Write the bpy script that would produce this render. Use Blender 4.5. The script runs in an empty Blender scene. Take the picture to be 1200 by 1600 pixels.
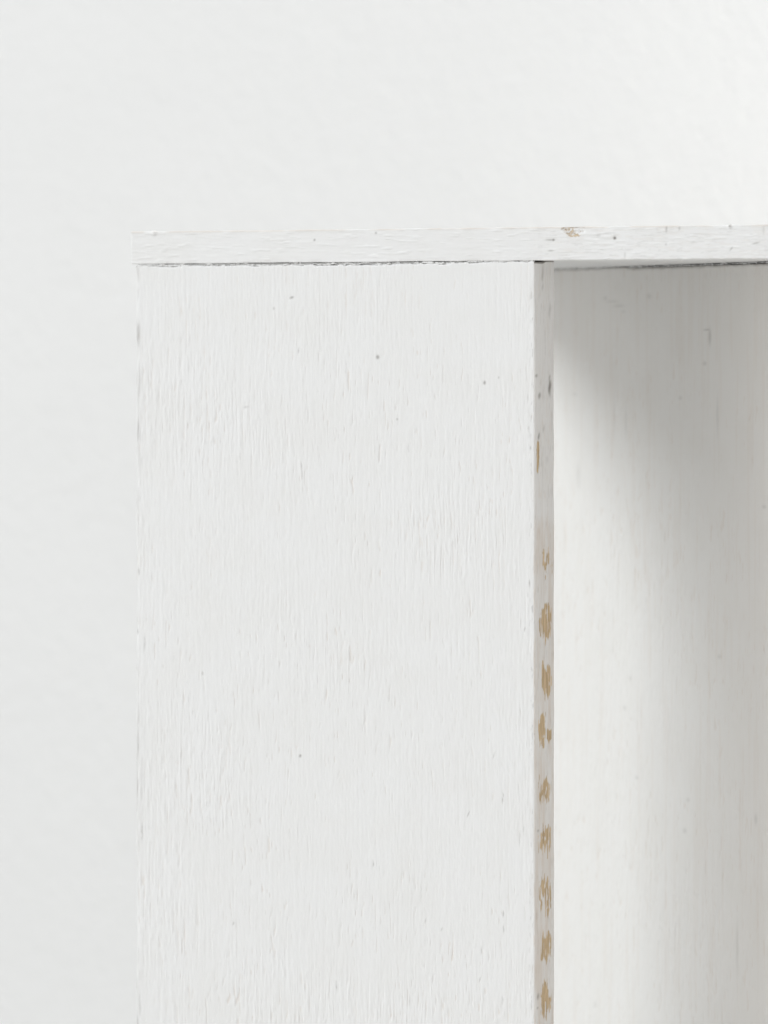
import bpy, math
import numpy as np

# ------------------------------------------------------------------ camera, light, exposure
SC = bpy.context.scene
COL = SC.collection
THETA = math.radians(33.1)          # how far the stand is turned away from the lens axis
D = 3.3                             # lens to the stand's near corner (m)
FPX = 14043.0                       # focal length in photo pixels (1200 wide)
H = 0.45                            # underside of the top board above the floor
HORIZON = 600.0
CX = (835 - 600) / FPX * D          # the corner's offset from the lens axis
ZC = H - (HORIZON - 407.0) / FPX * D
CT, ST = math.cos(THETA), math.sin(THETA)

cam_d = bpy.data.cameras.new('camera')
cam = bpy.data.objects.new('camera', cam_d)
COL.objects.link(cam)
cam.location = (0, 0, ZC)
cam.rotation_euler = (math.pi / 2, 0, 0)
cam_d.sensor_fit = 'HORIZONTAL'
cam_d.sensor_width = 36
cam_d.lens = 36 * FPX / 1200
cam_d.shift_y = -(800 - HORIZON) / 1200
cam_d.clip_start = 0.05
cam_d.clip_end = 50
cam_d.dof.use_dof = True
cam_d.dof.focus_distance = D + 0.015
cam_d.dof.aperture_fstop = 19
SC.camera = cam
SC.render.resolution_x, SC.render.resolution_y = 768, 1024

world = bpy.data.worlds.new('World')
SC.world = world
world.use_nodes = True
bg = world.node_tree.nodes['Background']
bg.inputs[0].default_value = (1.0, 0.984, 0.966, 1)      # pale room all round
bg.inputs[1].default_value = 0.765

SC.view_settings.view_transform = 'Standard'
SC.view_settings.look = 'None'
SC.view_settings.gamma = 1
SC.view_settings.exposure = 0.055


def area(name, loc, target, sx, sy, power, color):
    l = bpy.data.lights.new(name, 'AREA')
    l.shape = 'RECTANGLE'
    l.size, l.size_y = sx, sy
    l.energy = power
    l.color = color
    o = bpy.data.objects.new(name, l)
    COL.objects.link(o)
    o.location = loc
    from mathutils import Vector
    d = Vector(target) - Vector(loc)
    o.rotation_euler = d.to_track_quat('-Z', 'Y').to_euler()
    return o


def P(u, v, z):                     # stand coordinates -> world
    return (CX + u * CT + v * ST, D - u * ST + v * CT, z)


def from_dir(az, el, dist):
    a, e = math.radians(az), math.radians(el)
    return P(-math.cos(a) * math.cos(e) * dist - 0.05, -math.sin(a) * math.cos(e) * dist + 0.1,
             0.33 + math.sin(e) * dist)


# the window at the left, a little in front of the stand, and an added, unseen light that brightens the wall's right side
area('window_light', from_dir(29.5, 31, 5.5), P(-0.05, 0.1, 0.33), 3.3, 2.1, 180, (0.925, 0.972, 1.0))
area('wall_wash_light', P(1.15, 0.24, 0.62), P(0.2, 0.42, 0.5), 0.22, 0.22, 17, (1.0, 0.98, 0.945))

# ------------------------------------------------------------------ noise and mesh helpers
_rng = np.random.default_rng(11)
TAB = _rng.random((512, 512))


def vn(x, y, seed=0):
    x = np.asarray(x, float) + seed * 37.13
    y = np.asarray(y, float) + seed * 91.71
    xi = np.floor(x).astype(int); yi = np.floor(y).astype(int)
    fx = x - xi; fy = y - yi
    fx = fx * fx * fx * (fx * (fx * 6 - 15) + 10); fy = fy * fy * fy * (fy * (fy * 6 - 15) + 10)
    a = TAB[xi & 511, yi & 511]; b = TAB[(xi + 1) & 511, yi & 511]
    c = TAB[xi & 511, (yi + 1) & 511]; d = TAB[(xi + 1) & 511, (yi + 1) & 511]
    return (a * (1 - fx) + b * fx) * (1 - fy) + (c * (1 - fx) + d * fx) * fy


def vnc(x, y, seed=0):
    """Value noise whose columns each have their own phase, so streak ends never line up."""
    x = np.asarray(x, float) + seed * 37.13
    y = np.asarray(y, float) + seed * 91.71
    xi = np.floor(x).astype(int)
    fx = x - xi
    fx = fx * fx * (3 - 2 * fx)
    out = 0
    for k, w in ((0, 1 - fx), (1, fx)):
        c = (xi + k) & 511
        yy = y + TAB[c, 7] * 200
        yi = np.floor(yy).astype(int); fy = yy - yi
        fy = fy * fy * (3 - 2 * fy)
        out = out + w * (TAB[c, yi & 511] * (1 - fy) + TAB[c, (yi + 1) & 511] * fy)
    return out


def fbm(x, y, seed=0, octv=3):
    s = 0; w = 0.5; t = 0
    for k in range(octv):
        s = s + w * vn(x * 2 ** k, y * 2 ** k, seed + k * 5)
        t += w; w *= 0.55
    return s / t


def sst(a, b, x):
    t = np.clip((x - a) / (b - a), 0, 1)
    return t * t * (3 - 2 * t)


def profile(w, d, r, steps):
    """Rounded rectangle x 0..w, y 0..d, walked: front (y=0, x 0->w), right side, back, left side.
    steps = sample pitch on the four sides. Returns points, normals, side id, position along side."""
    pts, nrm, side, pos = [], [], [], []
    sides = [((r, 0), (w - r, 0), (0, -1)), ((w, r), (w, d - r), (1, 0)),
             ((w - r, d), (r, d), (0, 1)), ((0, d - r), (0, r), (-1, 0))]
    cen = [(w - r, r), (w - r, d - r), (r, d - r), (r, r)]
    for k, (a, b, n) in enumerate(sides):
        L = math.hypot(b[0] - a[0], b[1] - a[1])
        m = max(2, int(round(L / steps[k])) + 1)
        for i in range(m):
            f = i / (m - 1)
            pts.append((a[0] + (b[0] - a[0]) * f, a[1] + (b[1] - a[1]) * f))
            nrm.append(n); side.append(k); pos.append(r + L * f)
        a0 = math.atan2(n[1], n[0])
        for i in range(1, 5):
            an = a0 + math.pi / 2 * i / 5
            pts.append((cen[k][0] + r * math.cos(an), cen[k][1] + r * math.sin(an)))
            nrm.append((math.cos(an), math.sin(an)))
            side.append(k + 0.1 * i if i < 3 else ((k + 1) % 4 - 0.5 + 0.1 * i) if k < 3 else 3 + .1 * i)
            pos.append(L + r + r * i / 5)
    return np.array(pts), np.array(nrm), np.array(side), np.array(pos)


def extrude(name, prof, T, disp, dT, mapf, cols, mat, parent, rnd=0.0004):
    """prof swept along T with a displacement along the profile normal, rounded ends, caps."""
    p, n = prof[0], prof[1]
    k = len(p)
    T = np.asarray(T, float)
    A = p[None] + n[None] * disp[:, :, None]
    Z = T[:, None] + dT
    # three extra rings at each end round the arris
    def ring(i, sgn):
        out = []
        for a in (0.45, 0.8, 1.0):
            ins = rnd * (1 - math.sqrt(max(0, 1 - a * a)))
            out.append((A[i] - n * ins, Z[i] + sgn * rnd * a))
        return out
    lo = ring(0, -1)[::-1]; hi = ring(-1, 1)
    A = np.concatenate([np.array([r[0] for r in lo]), A, np.array([r[0] for r in hi])])
    Z = np.concatenate([np.array([r[1] for r in lo]), Z, np.array([r[1] for r in hi])])
    if cols is not None:
        cols = np.concatenate([cols[:1]] * 3 + [cols] + [cols[-1:]] * 3)
    m = len(A)
    co = mapf(A[:, :, 0], A[:, :, 1], Z).reshape(-1, 3)
    i, j = np.meshgrid(np.arange(m - 1), np.arange(k), indexing='ij')
    j2 = (j + 1) % k
    q = np.stack([i * k + j, i * k + j2, (i + 1) * k + j2, (i + 1) * k + j], -1).reshape(-1, 4)
    # caps as fans round a centre point
    c0, c1 = len(co), len(co) + 1
    co = np.concatenate([co, co[:k].mean(0)[None], co[(m - 1) * k:m * k].mean(0)[None]])
    jj = np.arange(k); jn = (jj + 1) % k
    t0 = np.stack([jn, jj, np.full(k, c0)], -1)
    t1 = np.stack([(m - 1) * k + jj, (m - 1) * k + jn, np.full(k, c1)], -1)
    loops = np.concatenate([q.ravel(), t0.ravel(), t1.ravel()]).astype(np.int32)
    starts = np.concatenate([np.arange(len(q)) * 4, len(q) * 4 + np.arange(2 * k) * 3]).astype(np.int32)
    me = bpy.data.meshes.new(name)
    me.vertices.add(len(co)); me.vertices.foreach_set('co', co.ravel().astype(np.float32))
    me.loops.add(len(loops)); me.loops.foreach_set('vertex_index', loops)
    me.polygons.add(len(starts)); me.polygons.foreach_set('loop_start', starts)
    me.update(calc_edges=True)
    me.validate()
    me.polygons.foreach_set('use_smooth', np.ones(len(me.polygons), bool))
    if cols is not None:
        at = me.color_attributes.new('wear_and_shade', 'FLOAT_COLOR', 'POINT')
        full = np.concatenate([cols.reshape(-1, 3), np.zeros((2, 3))])
        full = np.concatenate([full, np.ones((len(full), 1))], 1)
        at.data.foreach_set('color', full.ravel().astype(np.float32))
    me.materials.append(mat)
    o = bpy.data.objects.new(name, me)
    COL.objects.link(o)
    o.parent = parent
    return o


# ------------------------------------------------------------------ photo pixel -> place on a known plane
def pix_panel(x, y):                # on the front face (v = 0)
    k = (x - 600) / FPX
    u = (k * D - CX) / (CT + k * ST)
    w = D - u * ST
    return u, ZC + (HORIZON - y) * w / FPX


def pix_edge(x, y):                 # on the panel's edge face (u = 0)
    k = (x - 600) / FPX
    v = (k * D - CX) / (ST - k * CT)
    w = D + v * CT
    return v, ZC + (HORIZON - y) * w / FPX


def ceil_pt(x, y):                  # on the underside of the top board (z = H)
    w = FPX * (H - ZC) / (HORIZON - y)
    xx = (x - 600) / FPX * w
    dx, dw = xx - CX, w - D
    return np.array((dx * CT - dw * ST, dx * ST + dw * CT))


# ------------------------------------------------------------------ materials
def nodes(name):
    m = bpy.data.materials.new(name)
    m.use_nodes = True
    nt = m.node_tree
    return m, nt, nt.nodes['Principled BSDF']


def N(nt, t, **kw):
    n = nt.nodes.new(t)
    for k, v in kw.items():
        setattr(n, k, v)
    return n


def mixc(nt, fac, a, b):
    n = N(nt, 'ShaderNodeMix', data_type='RGBA')
    for sock, val in ((n.inputs[0], fac), (n.inputs[6], a), (n.inputs[7], b)):
        if hasattr(val, 'links'):
            nt.links.new(val, sock)
        else:
            sock.default_value = val
    return n.outputs[2]


def noise(nt, scale3, detail=4, rough=0.6):
    tc = N(nt, 'ShaderNodeTexCoord'); mp = N(nt, 'ShaderNodeMapping')
    mp.inputs['Scale'].default_value = scale3
    nt.links.new(tc.outputs['Object'], mp.inputs['Vector'])
    nz = N(nt, 'ShaderNodeTexNoise')
    nz.inputs['Scale'].default_value = 1.0
    nz.inputs['Detail'].default_value = detail
    nz.inputs['Roughness'].default_value = rough
    nt.links.new(mp.outputs[0], nz.inputs['Vector'])
    return nz.outputs['Fac']


def ramp(nt, src, a, b):
    n = N(nt, 'ShaderNodeMapRange', interpolation_type='SMOOTHSTEP')
    n.inputs[1].default_value = a; n.inputs[2].default_value = b
    nt.links.new(src, n.inputs[0])
    return n.outputs[0]


def paint_material(name, base, grain3, streak3, bump=0.00002):
    """White brushed paint over wood; the mesh carries R = bare wood, G = dirt and painted shade, B = thin paint and pit shade."""
    m, nt, b = nodes(name)
    at = N(nt, 'ShaderNodeAttribute', attribute_name='wear_and_shade')
    sep = N(nt, 'ShaderNodeSeparateColor')
    nt.links.new(at.outputs['Color'], sep.inputs[0])
    mott = ramp(nt, noise(nt, (45, 45, 45), 3), 0.35, 0.7)
    c = mixc(nt, mott, base, tuple(x * f for x, f in zip(base[:3], (0.985, 0.982, 0.975))) + (1,))
    c = mixc(nt, sep.outputs[2], c, (0.67, 0.60, 0.535, 1))
    c = mixc(nt, sep.outputs[1], c, (0.13, 0.115, 0.095, 1))
    wn = ramp(nt, noise(nt, streak3, 4), 0.35, 0.68)
    wood = mixc(nt, wn, (0.40, 0.285, 0.165, 1), (0.72, 0.555, 0.345, 1))
    c = mixc(nt, sep.outputs[0], c, wood)
    nt.links.new(c, b.inputs['Base Color'])
    b.inputs['Roughness'].default_value = 0.62
    b.inputs['Specular IOR Level'].default_value = 0.3
    bp = N(nt, 'ShaderNodeBump')
    bp.inputs['Strength'].default_value = 1.0
    bp.inputs['Distance'].default_value = bump
    nt.links.new(noise(nt, grain3, 3), bp.inputs['Height'])
    nt.links.new(bp.outputs[0], b.inputs['Normal'])
    return m


WHITE = (0.80, 0.806, 0.81, 1)
M_PANEL = paint_material('white_brushed_paint', WHITE, (2200, 2200, 260), (2600, 2600, 90))
M_TOP = paint_material('white_edge_paint', WHITE, (260, 2000, 2200), (90, 2400, 2400))
M_INNER = paint_material('white_paint_shaded', (0.775, 0.764, 0.745, 1), (1600, 1600, 200), (2000, 2000, 90))  # same white paint, shade worked into a darker, warmer base colour
M_BEAD = paint_material('crumbled_paint', WHITE, (1500, 1500, 1500), (900, 900, 900), 0.00005)


def plain(name, col, scale, dist, rough=0.75, mott=0.02):
    m, nt, b = nodes(name)
    c = mixc(nt, ramp(nt, noise(nt, (6, 6, 6), 4), .3, .7), col, tuple(x * (1 - mott) for x in col[:3]) + (1,))
    nt.links.new(c, b.inputs['Base Color'])
    b.inputs['Roughness'].default_value = rough
    b.inputs['Specular IOR Level'].default_value = 0.25
    bp = N(nt, 'ShaderNodeBump')
    bp.inputs['Distance'].default_value = dist
    nt.links.new(noise(nt, (scale, scale, scale), 4), bp.inputs['Height'])
    nt.links.new(bp.outputs[0], b.inputs['Normal'])
    return m


M_WALL = plain('white_wall_paint', (0.742, 0.747, 0.748, 1), 130, 0.0006)
M_FLOOR = plain('pale_floor', (0.52, 0.51, 0.49, 1), 60, 0.0005, 0.6)

# ------------------------------------------------------------------ setting: wall and floor
def slab(name, u0, u1, v0, v1, z0, z1, mat):
    vs = [P(u, v, z) for z in (z0, z1) for (u, v) in ((u0, v0), (u1, v0), (u1, v1), (u0, v1))]
    fs = [(3, 2, 1, 0), (4, 5, 6, 7), (0, 1, 5, 4), (1, 2, 6, 5), (2, 3, 7, 6), (3, 0, 4, 7)]
    me = bpy.data.meshes.new(name)
    me.from_pydata(vs, [], fs)
    me.materials.append(mat)
    o = bpy.data.objects.new(name, me)
    COL.objects.link(o)
    o['kind'] = 'structure'
    return o


WALL_V = 0.42
slab('wall', -2.2, 2.2, WALL_V, WALL_V + 0.1, -0.06, 2.4, M_WALL)
slab('floor', -2.2, 2.2, -1.6, WALL_V - 0.001, -0.06, 0.0, M_FLOOR)

# ------------------------------------------------------------------ the stand
root = bpy.data.objects.new('plywood_stand', None)
COL.objects.link(root)
root.location = (CX, D, 0)
root.rotation_euler = (0, 0, -THETA)
root['label'] = 'white painted plywood stand with chipped edges standing against the white wall'
root['category'] = 'stand'

MM = 1e-3


def grain(s, z, seed, amp=1.0):
    """Vertical brush and wood grain, heights in m; s, z in m."""
    s = s / MM; z = z / MM
    sw = s + .55 * (fbm(z / 32, s / 24, seed + 3, 2) - .5) * 2
    long_ = .5 * vnc(sw / .9, z / 30, seed) + .5 * vnc(sw / .52, z / 14, seed + 12) - .5
    mid = .6 * vnc(sw / .5, z / 6, seed + 1) + .4 * vnc(sw / .62, z / 2.8, seed + 13) - .5
    pits = -np.clip(.22 - vnc(sw / .62, z / 4.2, seed + 2), 0, 1) * 2.6
    pits *= sst(.35, .7, fbm(s / 23, z / 31, seed + 9, 2)) * .9 + .4
    slant = vnc((sw + z * .13) / .8, z / 2.6, seed + 6)
    slant = np.clip(slant - .70, 0, 1) * 1.6
    lump = fbm(s / 2.3 + z / 9, z / 3.7, seed + 7, 2) - .5
    m = .6 + .8 * sst(.3, .75, fbm(s / 37 + z / 90, z / 46, seed + 8, 2))
    h = (long_ * .10 + mid * .15) * m + pits * .22 + slant * .16 * m + lump * .07
    wave = (fbm(s / 60, z / 80, seed + 10, 2) - .5) * .12
    return (h * amp + wave) * MM


# ---- front panel: u -W..0, thickness v 0..TH
UL = pix_panel(213, 800)[0]
W = -UL
TH = pix_edge(866, 900)[0]
PITCH = 0.22 * MM
prof = profile(W, TH, 0.45 * MM, (PITCH, 0.25 * MM, 3 * MM, 0.8 * MM))
pts, nrm, side, pos = prof
GAPL, GAPR = 1.0 * MM, 0.25 * MM                      # the open joint under the top board
T = np.concatenate([np.linspace(0.0012, 0.13, 40), np.arange(0.1305, H - 0.0022, 0.40 * MM)])
tt, ss = np.meshgrid(T, np.arange(len(pts)), indexing='ij')
U = (pts[:, 0] - W)[None] + 0 * tt
V = pts[:, 1][None] + 0 * tt
sd = side[None] + 0 * tt
front = sd < 0.15
edge = (sd > 0.55) & (sd < 1.15)
disp = np.zeros_like(tt)
cols = np.zeros(tt.shape + (3,))

hf = grain(U, tt, 1, 1.0)
# smoother under the top edge, rougher in the middle
sm = .45 + .55 * sst(0, .055, H - tt + .02 * (vn(U / .03, tt / .05, 77) - .5))
he = ((fbm(V / MM / .9, tt / MM / 12, 40, 3) - .5) * .10 + (fbm(V / MM / 4, tt / MM / 16, 43, 2) - .5) * .22) * MM
wf = np.clip((sd - .0), 0, 1) if False else None
disp = np.where(front, hf * sm, 0)
disp = np.where(edge, he, disp)
# arris wobble where faces meet, worn unevenly
aw = (fbm(tt / MM / 9, 0 * tt, 51, 3) - .5) * .45 * MM
near = np.exp(-(U / (1.1 * MM)) ** 2)
disp += np.where(front | edge | ((sd > .15) & (sd < .55)), aw * near * np.exp(-(V / (1.5 * MM)) ** 2), 0)
nearb = np.exp(-((V - TH) / (1.0 * MM)) ** 2) * (U > -3 * MM)
disp += (fbm(tt / MM / 14, 0 * tt, 52, 3) - .5) * .5 * MM * nearb
nearl = np.exp(-((U + W) / (1.4 * MM)) ** 2)
disp += np.where(front | (sd > 2.9), (fbm(tt / MM / 8, U / MM / 2, 53, 3) - .5) * .5 * MM * nearl, 0)

la = (sd > 3.05) | ((sd > 2.4) & (U < -W + .6 * MM))
cols[..., 1] += np.where(la, .10 + .25 * sst(.5, .75, fbm(tt / MM / 7, U / MM / 2, 66, 3)), 0)
# thin paint and painted streak shade in the pits of the grain, grubby left and right borders
pit = sst(-.03, -.12, (hf - (fbm(U / .06, tt / .08, 11, 2) - .5) * .12 * MM) / MM)
cols[..., 2] = np.where(front, .42 * pit * vn(U / .004, tt / .02, 61), 0)
lb = np.exp(-((U + W) / (2.6 * MM)) ** 2) * sst(.45, .75, fbm(U / MM / .8, tt / MM / 9, 62, 3))
cols[..., 1] += np.where(front, .30 * lb * sst(.35, .65, vn(tt / .045, 0 * tt, 63)), 0)
rb = np.exp(-((U) / (2.0 * MM)) ** 2) * sst(.62, .8, fbm(U / MM / .6, tt / MM / 3, 64, 3))
cols[..., 1] += np.where(front, .30 * rb, 0)


def mark(x, y, w, h, lean, g, dep, target=None):
    """A speck or scratch on the front face at photo pixel x, y."""
    u0, z0 = pix_panel(x, y)
    w = w * (.8 if h > 2 * w else 1)
    a = (U - u0 - lean * (tt - z0) - .35 * MM * (vn(tt / MM / 1.3, 0 * tt, x) - .5)) / (w * .235 * MM)
    b = (tt - z0) / (h * .235 * MM)
    g = g * (.35 + .9 * vn(U / MM / .6, tt / MM / 1.1, y)) if h > 2 * w else g
    f = np.where(front, np.exp(-(a * a + b * b) ** 1.5), 0)
    cols[..., 1] = np.maximum(cols[..., 1], g * f)
    return f * dep * MM


for mk in ((456, 465, 4, 2, .6, .55, -.05), (590, 558, 3.2, 3.2, 0, .55, -.06), (757, 598, 2.6, 3, 0, .55, -.06),
           (385, 636, 5, 2, 1.2, .22, -.03), (428, 482, 2.5, 2.5, 0, .25, -.02), (469, 1181, 2.4, 2.4, 0, .55, -.04),
           (786, 1247, 1.7, 9, 0, .38, -.06), (786, 1428, 1.7, 5, 0, .6, -.06), (787, 1452, 1.5, 7, 0, .3, -.04),
           (732, 1272, 1.7, 5, .5, .42, -.05), (583, 1350, 1.8, 6, 0, .32, -.04), (658, 1395, 1.4, 16, 0, .2, -.04),
           (785, 1563, 1.7, 7, 0, .42, -.05), (526, 1540, 1.7, 9, 0, .3, -.05), (316, 1052, 1.8, 3, 0, .3, -.03),
           (217, 893, 2.2, 8, -.1, .34, -.05), (214, 985, 2.4, 6, -.2, .5, -.05), (222, 1300, 1.8, 14, 0, .3, -.05),
           (226, 1005, 2.2, 16, 0, .22, -.05), (772, 1180, 1.6, 5, .4, .3, -.04), (621, 655, 2, 2, 0, .35, -.03),
           (638, 700, 1.6, 7, 0, .2, -.04), (467, 548, 1.8, 6, .15, .25, -.04), (825, 622, 1.6, 6, 0, .25, -.05),
           (826, 670, 1.7, 6, 0, .32, -.05), (829, 700, 1.5, 3, 0, .3, -.04), (820, 983, 1.6, 4, .1, .4, -.05),
           (827, 912, 1.5, 6, 0, .38, -.05), (825, 930, 1.5, 4, 0, .3, -.05), (541, 575, 1.4, 10, 0, .15, -.05),
           (779, 590, 1.5, 2, 0, .3, -.03), (365, 1443, 2, 3, .3, .28, -.04), (752, 1485, 1.5, 6, 0, .25, -.05),
           (750, 1530, 1.8, 5, .3, .3, -.06), (640, 1565, 1.6, 8, 0, .26, -.05), (812, 1310, 1.5, 12, 0, .24, -.06),
           (818, 1295, 1.5, 10, .1, .22, -.06), (690, 1452, 1.8, 3, .4, .22, .05), (748, 1440, 3, 1.5, 0, .0, .07),
           (742, 1478, 6, 1.2, 0, .0, .06), (664, 1440, 1.8, 5, .3, .22, .05)):
    disp += mark(*mk)
# the raised curl of dried paint
u0, z0 = pix_panel(470, 735)
b = (tt - z0) / (17 * .235 * MM)
a = (U - u0 + .30 * MM * b + .25 * MM * b * b) / (.42 * MM)
f = np.where(front, np.exp(-(a * a)) * sst(1.05, .7, np.abs(b)), 0)
disp += f * .16 * MM
a2 = a - 1.25  # the curl's shadow, painted as a dark line on its right
cols[..., 1] = np.maximum(cols[..., 1], np.where(front, .22 * np.exp(-a2 * a2 * 4) * sst(1.0, .5, np.abs(b)), 0))

# edge face: thin greyish paint, sanded through to the wood in a row of patches
vz = pix_edge(850, 815)[1]
thin = sst(vz + .004 + .0035 * (vn(V / .004, 0 * V, 70) - .5), vz - .002, tt)
cols[..., 2] = np.where(edge, .13 + thin * (.12 + .40 * sst(.35, .75, fbm(V / MM / 2.2, tt / MM / 22, 71, 3))), cols[..., 2])
cols[..., 2] = np.where(edge, cols[..., 2] + .22 * sst(.55, .8, fbm(V / MM / .8, tt / MM / 5, 72, 3)), cols[..., 2])
cols[..., 1] = np.where(edge, .12 * sst(.6, .85, fbm(V / MM / .7, tt / MM / 4, 73, 3)), cols[..., 1])
arr = (sd > .05) & (sd < .95)
cols[..., 2] = np.where(arr, np.maximum(cols[..., 2], .55 * sst(.42, .65, vn(tt / MM / 6, 0 * tt, 74)) * sst(vz + .01, vz - .02, tt)), cols[..., 2])
px = TH / 31.0                                    # metres of edge face per photo pixel across
for k, (x, y, w, h, rag) in enumerate(((841, 711, 2.6, 24, .8), (855, 878, 8, 12, 1.6), (852, 968, 10, 22, 1.0),
        (854, 1061, 8.5, 24, 1.0), (847, 1133, 6, 19, .7), (858, 1149, 4, 11, .7), (847, 1161, 4, 8, 1.0),
        (851, 1232, 10.5, 18, .8), (851, 1310, 10.5, 21, 1.1), (852, 1402, 10, 24, 1.2),
        (853, 1480, 8.5, 22, .8), (853, 1565, 8.5, 25, .9))):
    v0, z0 = pix_edge(x, y)
    a = (V - v0) / (w * px)
    top = 1 + rag * 1.1 * (vn(V / MM / .9, 0 * V + k * 3.3, 80) - .5)
    bot = 1 + rag * 1.3 * (vn(V / MM / .8, 0 * V + k * 5.7, 81) - .5)
    off = rag * .5 * (vn(V / MM / 2.4, 0 * V + k * 2.1, 82) - .5)
    b = (tt - z0) / (h * .235 * MM) + off
    b = np.where(b > 0, b / top, -b / np.maximum(bot, .2))
    e = 1 - np.abs(a) ** 2.4 - np.abs(b) ** 3
    e += 2.9 * rag * (.65 * vnc(V / MM / .5, tt / MM / 4.5, 83 + k) + .35 * fbm(V / MM / .8, tt / MM / 1.6, 183 + k, 2) - .56)
    e = np.minimum(e, 1.6 * (1 - np.abs(a) ** 4))
    mk = np.where(edge, sst(-.03, .22, e), 0)
    if k == 1:
        mk *= sst(.40, .62, fbm(V / MM / 1.1, tt / MM / 1.6, 95, 2))
    cols[..., 0] = np.maximum(cols[..., 0], mk * .95)
    rim = np.where(edge, sst(-.16, 0, e) * (1 - sst(0.02, .2, e)), 0)
    cols[..., 1] = np.maximum(cols[..., 1], rim * .26 * vn(V / MM / .8, tt / MM / 2, 96))
    disp += -.07 * MM * mk
for x, y, w, h, g in ((859, 605, 2.2, 13, .75), (843, 618, 2.4, 5, .5), (838, 587, 2.2, 2.6, .45), (859, 590, 1.6, 5, .4),
                      (842, 682, 1.5, 6, .6), (841, 730, 1.8, 8, .5), (841, 1298, 1.8, 2, .4), (841, 1557, 2, 5, .45),
                      (840, 1575, 1.6, 2, .4), (834, 1147, 2, 2, .5), (848, 430, 2, 10, .25), (848, 448, 1.6, 6, .2),
                      (859, 485, 2, 12, .22), (850, 670, 1.6, 6, .2)):
    v0, z0 = pix_edge(x, y)
    a = (V - v0 - .25 * MM * np.sin((tt - z0) / MM * 1.1)) / (w * px)
    b = (tt - z0) / (h * .235 * MM)
    f = np.where(edge, np.exp(-(a * a + b * b) ** 1.4), 0)
    cols[..., 1] = np.maximum(cols[..., 1], g * f)
    disp += -.08 * MM * f

# ragged top end: the joint opens to the left and closes at the corner
jag = GAPR + (GAPL - GAPR) * sst(-.004, -.055, U) + 1.2 * MM * (fbm(U / MM / 2.2, V / MM / 3, 90, 3) - .5)
jag = np.maximum(jag, .08 * MM)
jag = np.where(edge, .65 * MM * sst(TH * .62, TH * .40, V) - .2 * MM, jag)
dT = (H - T[-1] - .0004 - jag) * sst(H - .006, T[-1], tt)
cols[-1, :, 1] = np.where((sd[-1] > .1), .8, cols[-1, :, 1])  # top end coloured dark to deepen the shade in the joint
panel = extrude('front_panel', prof, T, disp, dT, lambda a, b, z: np.stack([a - W, b, z], -1), cols, M_PANEL, root)
panel['label'] = 'front panel with brushed white face and bare wood showing on its edge'

# ---- slanted inner panel
P1, P2 = ceil_pt(862, 420), ceil_pt(1200, 408)
e1 = (P2 - P1) / np.linalg.norm(P2 - P1)
back = np.array((-e1[1], e1[0]))                       # away from the lens
if back[1] < 0:
    back = -back
A0 = P1 - e1 * .050
LI = .050 + np.linalg.norm(P2 - P1) + .075
profI = profile(LI, .012, .4 * MM, (.6 * MM, 1 * MM, 4 * MM, 1 * MM))
TI = np.concatenate([np.linspace(.0012, .13, 40), np.arange(.131, H - .0016, .6 * MM)])
ti, si = np.meshgrid(TI, profI[0][:, 0], indexing='ij')
sdI = profI[2][None] + 0 * ti
fI = sdI < .15
hI = grain((si + .5) / 2.1, ti, 120, 1.5)
dI = np.where(fI, hI, 0)
cI = np.zeros(ti.shape + (3,))
pitI = sst(-.04, -.16, hI / MM)
cI[..., 2] = np.where(fI, .30 * pitI + .15 * sst(.52, .78, fbm(si / MM / 3, ti / MM / 40, 130, 3)), 0)


def pix_inner(x, y):
    k = (x - 600) / FPX
    # ray (k*w, w) meets P1 + e1*s
    ex = e1[0] * CT + e1[1] * ST; ew = -e1[0] * ST + e1[1] * CT
    px0 = CX + P1[0] * CT + P1[1] * ST; pw0 = D - P1[0] * ST + P1[1] * CT
    s = (k * pw0 - px0) / (ex - k * ew)
    w = pw0 + ew * s
    return s + .050, ZC + (HORIZON - y) * w / FPX


for x, y, w, h, lean, g in ((946, 466, 3, 3, 0, .16), (956, 471, 10, 2, -.25, .14), (967, 478, 9, 2.4, -.3, .15), (974, 487, 4, 2, -1.2, .12),
                            (1014, 463, 4, 4, 0, .14), (1105, 515, 5, 1.6, 0, .3), (1109, 526, 2.2, 13, 0, .26), (1101, 568, 3, 3, 0, .2),
                            (1121, 650, 2, 30, 0, .12), (1063, 622, 3, 3, 0, .16), (898, 616, 4, 3, 0, .1), (978, 660, 2, 25, 0, .1),
                            (960, 650, 2, 30, 0, .08), (904, 745, 4, 20, 0, .09), (1194, 792, 3, 3, 0, .18), (995, 1215, 3, 3, 0, .16),
                            (976, 1106, 3, 4, 0, .14), (1070, 1298, 3, 4, 0, .15), (1181, 1280, 2.5, 8, 0, .16), (1152, 1480, 2, 40, 0, .12),
                            (1075, 1250, 3, 3, 0, .12), (1124, 1026, 3, 3, 0, .14), (985, 1060, 2.5, 4, 0, .14), (930, 1570, 3, 5, 0, .1)):
    s0, z0 = pix_inner(x, y)
    a = (si - s0 - lean * (ti - z0)) / (w * .72 * MM)
    b = (ti - z0) / (h * .25 * MM)
    f = np.where(fI, np.exp(-(a * a + b * b) ** 1.4), 0)
    cI[..., 1] = np.maximum(cI[..., 1], g * f)
S96 = pix_inner(965, 416)[0]
jagI = .4 * MM + .6 * MM * sst(S96, S96 + .02, si) + .6 * MM * (fbm(si / MM / 6, 0 * si, 140, 3) - .5)
dTI = (H - TI[-1] - .0004 - np.maximum(jagI, .1 * MM)) * sst(H - .005, TI[-1], ti)
dTI[:, :] = np.where(fI, dTI, (H - TI[-1] - .0004 - .3 * MM) * sst(H - .005, TI[-1], ti))
cI[-1, :, 1] = np.where(sdI[-1] > .1, .85, .25)  # dark colour on the top end stands in for joint shade
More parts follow.
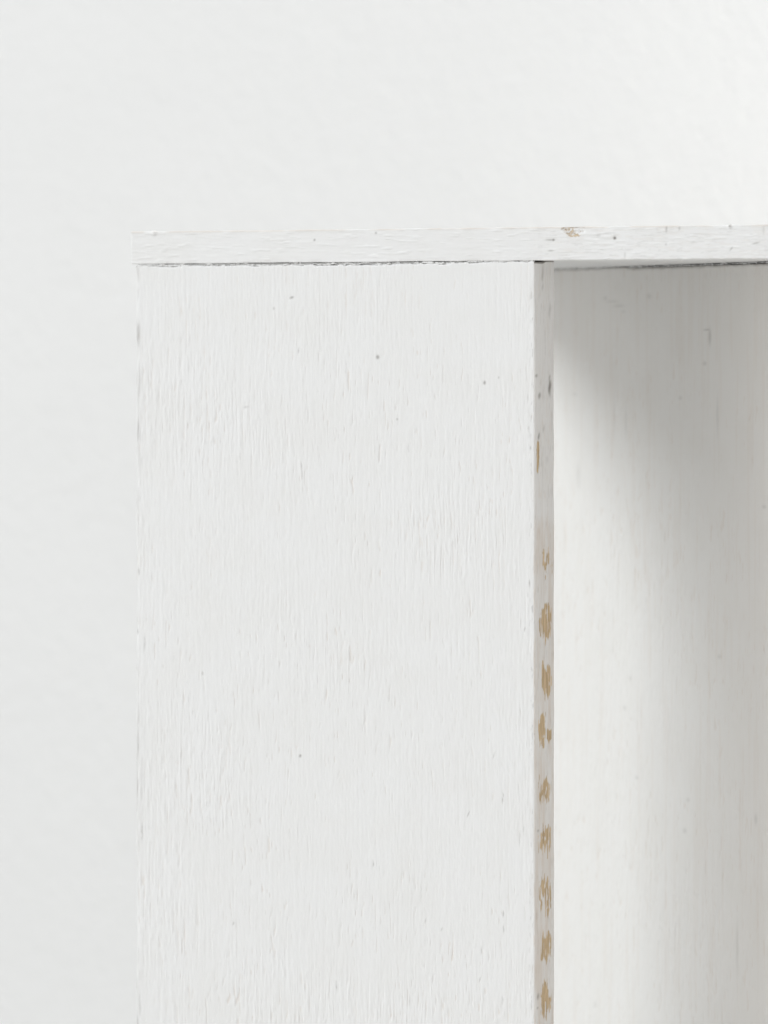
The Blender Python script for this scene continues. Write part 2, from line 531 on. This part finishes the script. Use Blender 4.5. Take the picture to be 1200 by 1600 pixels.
inner = extrude('inner_panel', profI, TI, dI, dTI,
                lambda a, b, z: np.stack([A0[0] + e1[0] * a + back[0] * b, A0[1] + e1[1] * a + back[1] * b, z], -1),
                cI, M_INNER, root)
inner['label'] = 'slanted panel set back behind the opening'

# ---- top board
UT = pix_panel(205, 390)[0]
UR = .150
TT_ = (407 - 355) / FPX * D
DB = .262
# profile: x = -depth is awkward, so walk the front edge as "front": x = height, y = depth
profT = profile(TT_, DB, .3 * MM, (.22 * MM, 2.5 * MM, 1.5 * MM, 2.5 * MM))
XT = np.arange(UT + .0005, UR, .30 * MM)
xt, zt = np.meshgrid(XT, profT[0][:, 0], indexing='ij')
sdT = profT[2][None] + 0 * xt
yT = profT[0][:, 1][None] + 0 * xt
fT = (sdT < .15) | (sdT > 3.05)
x_, z_ = xt / MM, zt / MM
zw = z_ + .5 * (fbm(x_ / 14, z_ / 6, 203, 2) - .5)
right = sst(-.004, .004, xt)
hT = (fbm(x_ / 16, zw / 1.3, 200, 3) - .5) * .09 + (fbm(x_ / 9, z_ / 5, 201, 2) - .5) * .20 * (.5 + .5 * right)
hT += (fbm(x_ / 3.2, zw / .8, 202, 2) - .5) * .07 * right + (fbm(x_ / 2.2, z_ / 2.2, 204, 2) - .5) * .05
hT += np.clip(fbm(x_ / 6, zw / .9, 205, 2) - .62, 0, 1) * .5
hT += .04 * np.exp(-((xt - .0018) / .0012) ** 2)                    # thicker paint where two coats meet
dTp = np.where(fT, hT * MM, 0)
arT = (np.exp(-((zt - TT_) / (.8 * MM)) ** 2) + np.exp(-(zt / (.8 * MM)) ** 2)) * (yT < 1.2 * MM)
dTp += arT * (fbm(x_ / 7, z_ / 4, 206, 3) - .5) * .45 * MM
cT = np.zeros(xt.shape + (3,))
rim = np.exp(-((zt - TT_) / (.55 * MM)) ** 2) * (yT < 1 * MM)
cT[..., 2] = rim * .6 * sst(.25, .5, fbm(x_ / 9, 0 * x_, 207, 2)) + np.where(fT, .12 * right * sst(.55, .75, fbm(x_ / 5, zw / .8, 208, 3)), 0)
cT[..., 1] = np.where(fT, .10 * sst(.62, .8, fbm(x_ / 3, zw / .5, 209, 3)) * (.3 + .7 * right), 0)


def tz(x, y):
    u, z = pix_panel(x, y)
    return u, z - H


for x, y, w, h, lean, g, dp in ((961, 372, 2.6, 2.6, 0, .85, -.08), (860, 375, 9, 1.5, 0, .4, -.06), (865, 375, 2.6, 2, 0, .7, -.06),
                                (861, 392, 5, 1.6, 0, .3, -.05), (492, 375, 2, 2, 0, .5, -.04), (588, 364, 2, 2, 0, .4, -.04),
                                (1042, 358, 1.8, 5, .4, .35, -.08), (1062, 357, 2, 3, .3, .3, -.06), (1143, 389, 3, 2, .9, .3, -.08),
                                (1182, 380, 7, 1.5, .2, .35, -.06), (936, 369, 4, 4, 0, .14, -.06), (1041, 382, 2, 2, 0, .25, -.04),
                                (1194, 360, 2, 8, 0, .14, -.06), (977, 399, 1.8, 5, 0, .18, -.05), (258, 390, 7, 4, .5, .05, .08)):
    u0, z0 = tz(x, y)
    a = (xt - u0) / (w * .25 * MM); b = (zt - z0 - lean * (xt - u0)) / (h * .235 * MM)
    f = np.where(fT, np.exp(-(a * a + b * b) ** 1.4), 0)
    cT[..., 1] = np.maximum(cT[..., 1], g * f)
    dTp += f * dp * MM
# the chip knocked out of the top arris
u0, z0 = tz(891, 361)
a = (xt - u0) / (.255 * MM); b = (zt - z0) / (.235 * MM)           # in photo pixels
jit = (fbm(x_ / 1.0, z_ / .8, 210, 3) - .5)
e = ((a - 7) / 21) ** 2 + ((b - 6) / 14) ** 2 + jit * 1.1
inside = np.where(fT, sst(1.0, .75, e), 0)
dTp -= inside * (.28 + .5 * np.clip(jit, -.4, .4)) * MM
ringm = np.where(fT, sst(.55, .8, e) * sst(1.15, .9, e), 0) * sst(.28, .5, fbm(x_ / 1.4, z_ / .7, 211, 2))
ringm *= sst(26, 10, np.abs(a - 2))
corner = np.where(fT, np.exp(-(((a - 1) / 5.5) ** 2 + ((b - 1) / 7) ** 2)), 0) * sst(.25, .45, fbm(x_ / .9, z_ / .9, 212, 2))
cT[..., 0] = np.maximum(cT[..., 0], np.maximum(ringm * .8, corner * .95))
cT[..., 1] = np.maximum(cT[..., 1], np.maximum(ringm * .6, corner * .45))
# small lumps along the top arris
for x, hgt, wd in ((241, .38, 5), (1141, .3, 2.2), (300, .15, 12), (455, .12, 8), (835, .18, 7)):
    u0 = tz(x, 360)[0]
    dTp += np.where((zt > TT_ - 1.2 * MM) & (yT < 2 * MM), hgt * MM * np.exp(-((xt - u0) / (wd * .25 * MM)) ** 2), 0)
cT[..., 1] = np.maximum(cT[..., 1], np.where((zt > TT_ - .8 * MM) & (yT < 2 * MM), .5 * np.exp(-((xt - tz(1141, 350)[0]) / .0006) ** 2), 0))
top = extrude('top_board', profT, XT, dTp, 0 * dTp, lambda a, b, t: np.stack([t, b - .25 * MM, H + a], -1), cT, M_TOP, root)
top['label'] = 'top board with a brown chip in its front edge'


# ---- crumbled paint in the joints
def bead(name, t0, t1, mapf, rad, seed, dirt, coarse=1.0, parent=root):
    n = 14
    an = np.arange(n) / n * 2 * math.pi
    pr = (np.stack([np.cos(an), np.sin(an)], -1) * .02 * MM, np.stack([np.cos(an), np.sin(an)], -1))
    t = np.arange(t0, t1, .16 * MM)
    x, y = np.meshgrid(t, an, indexing='ij')
    r = rad(x, y)
    c = np.zeros(x.shape + (3,))
    c[..., 1] = dirt * sst(.4, .7, fbm(x / MM / 1.2, y / 2, seed + 1, 2))
    return extrude(name, pr, t, r, 0 * r, mapf, c, M_BEAD, parent, .00005)


def rad_front(x, y):
    f = fbm(x / MM / 2.0, np.cos(y) * .9 + 3, 300, 2)
    base = .02 + 1.25 * sst(.50, .60, f)
    closed = sst(-.150, -.158, x) * .45 + sst(-.030, -.008, x) * .25
    dot = np.exp(-((x - pix_panel(241, 417)[0]) / (.8 * MM)) ** 2)
    return np.clip(base * .55 + closed - dot * .6, .03, .72) * MM


bead('joint_paint', UL + .0008, -.0006,
     lambda a, b, t: np.stack([t, .70 * MM + b, H - (.16 * MM + .5 * MM * sst(-.004, -.055, t)) + a * .8
                               + 1.0 * MM * (fbm(t / MM / 2.4, 0 * t, 310, 2) - .5)], -1), rad_front, 300, .25)


def rad_in(x, y):
    f = fbm(x / MM / 5.0, np.cos(y) * .8 + 3, 320, 3)
    return np.clip(.12 + .35 * sst(.4, .7, f) + .5 * sst(S96 + .01, S96 - .03, x), .05, .8) * MM


bead('joint_paint', .002, LI - .002,
     lambda a, b, t: np.stack([A0[0] + e1[0] * t + back[0] * (b + .9 * MM), A0[1] + e1[1] * t + back[1] * (b + .9 * MM),
                               H - .45 * MM + a], -1), rad_in, 320, .5)
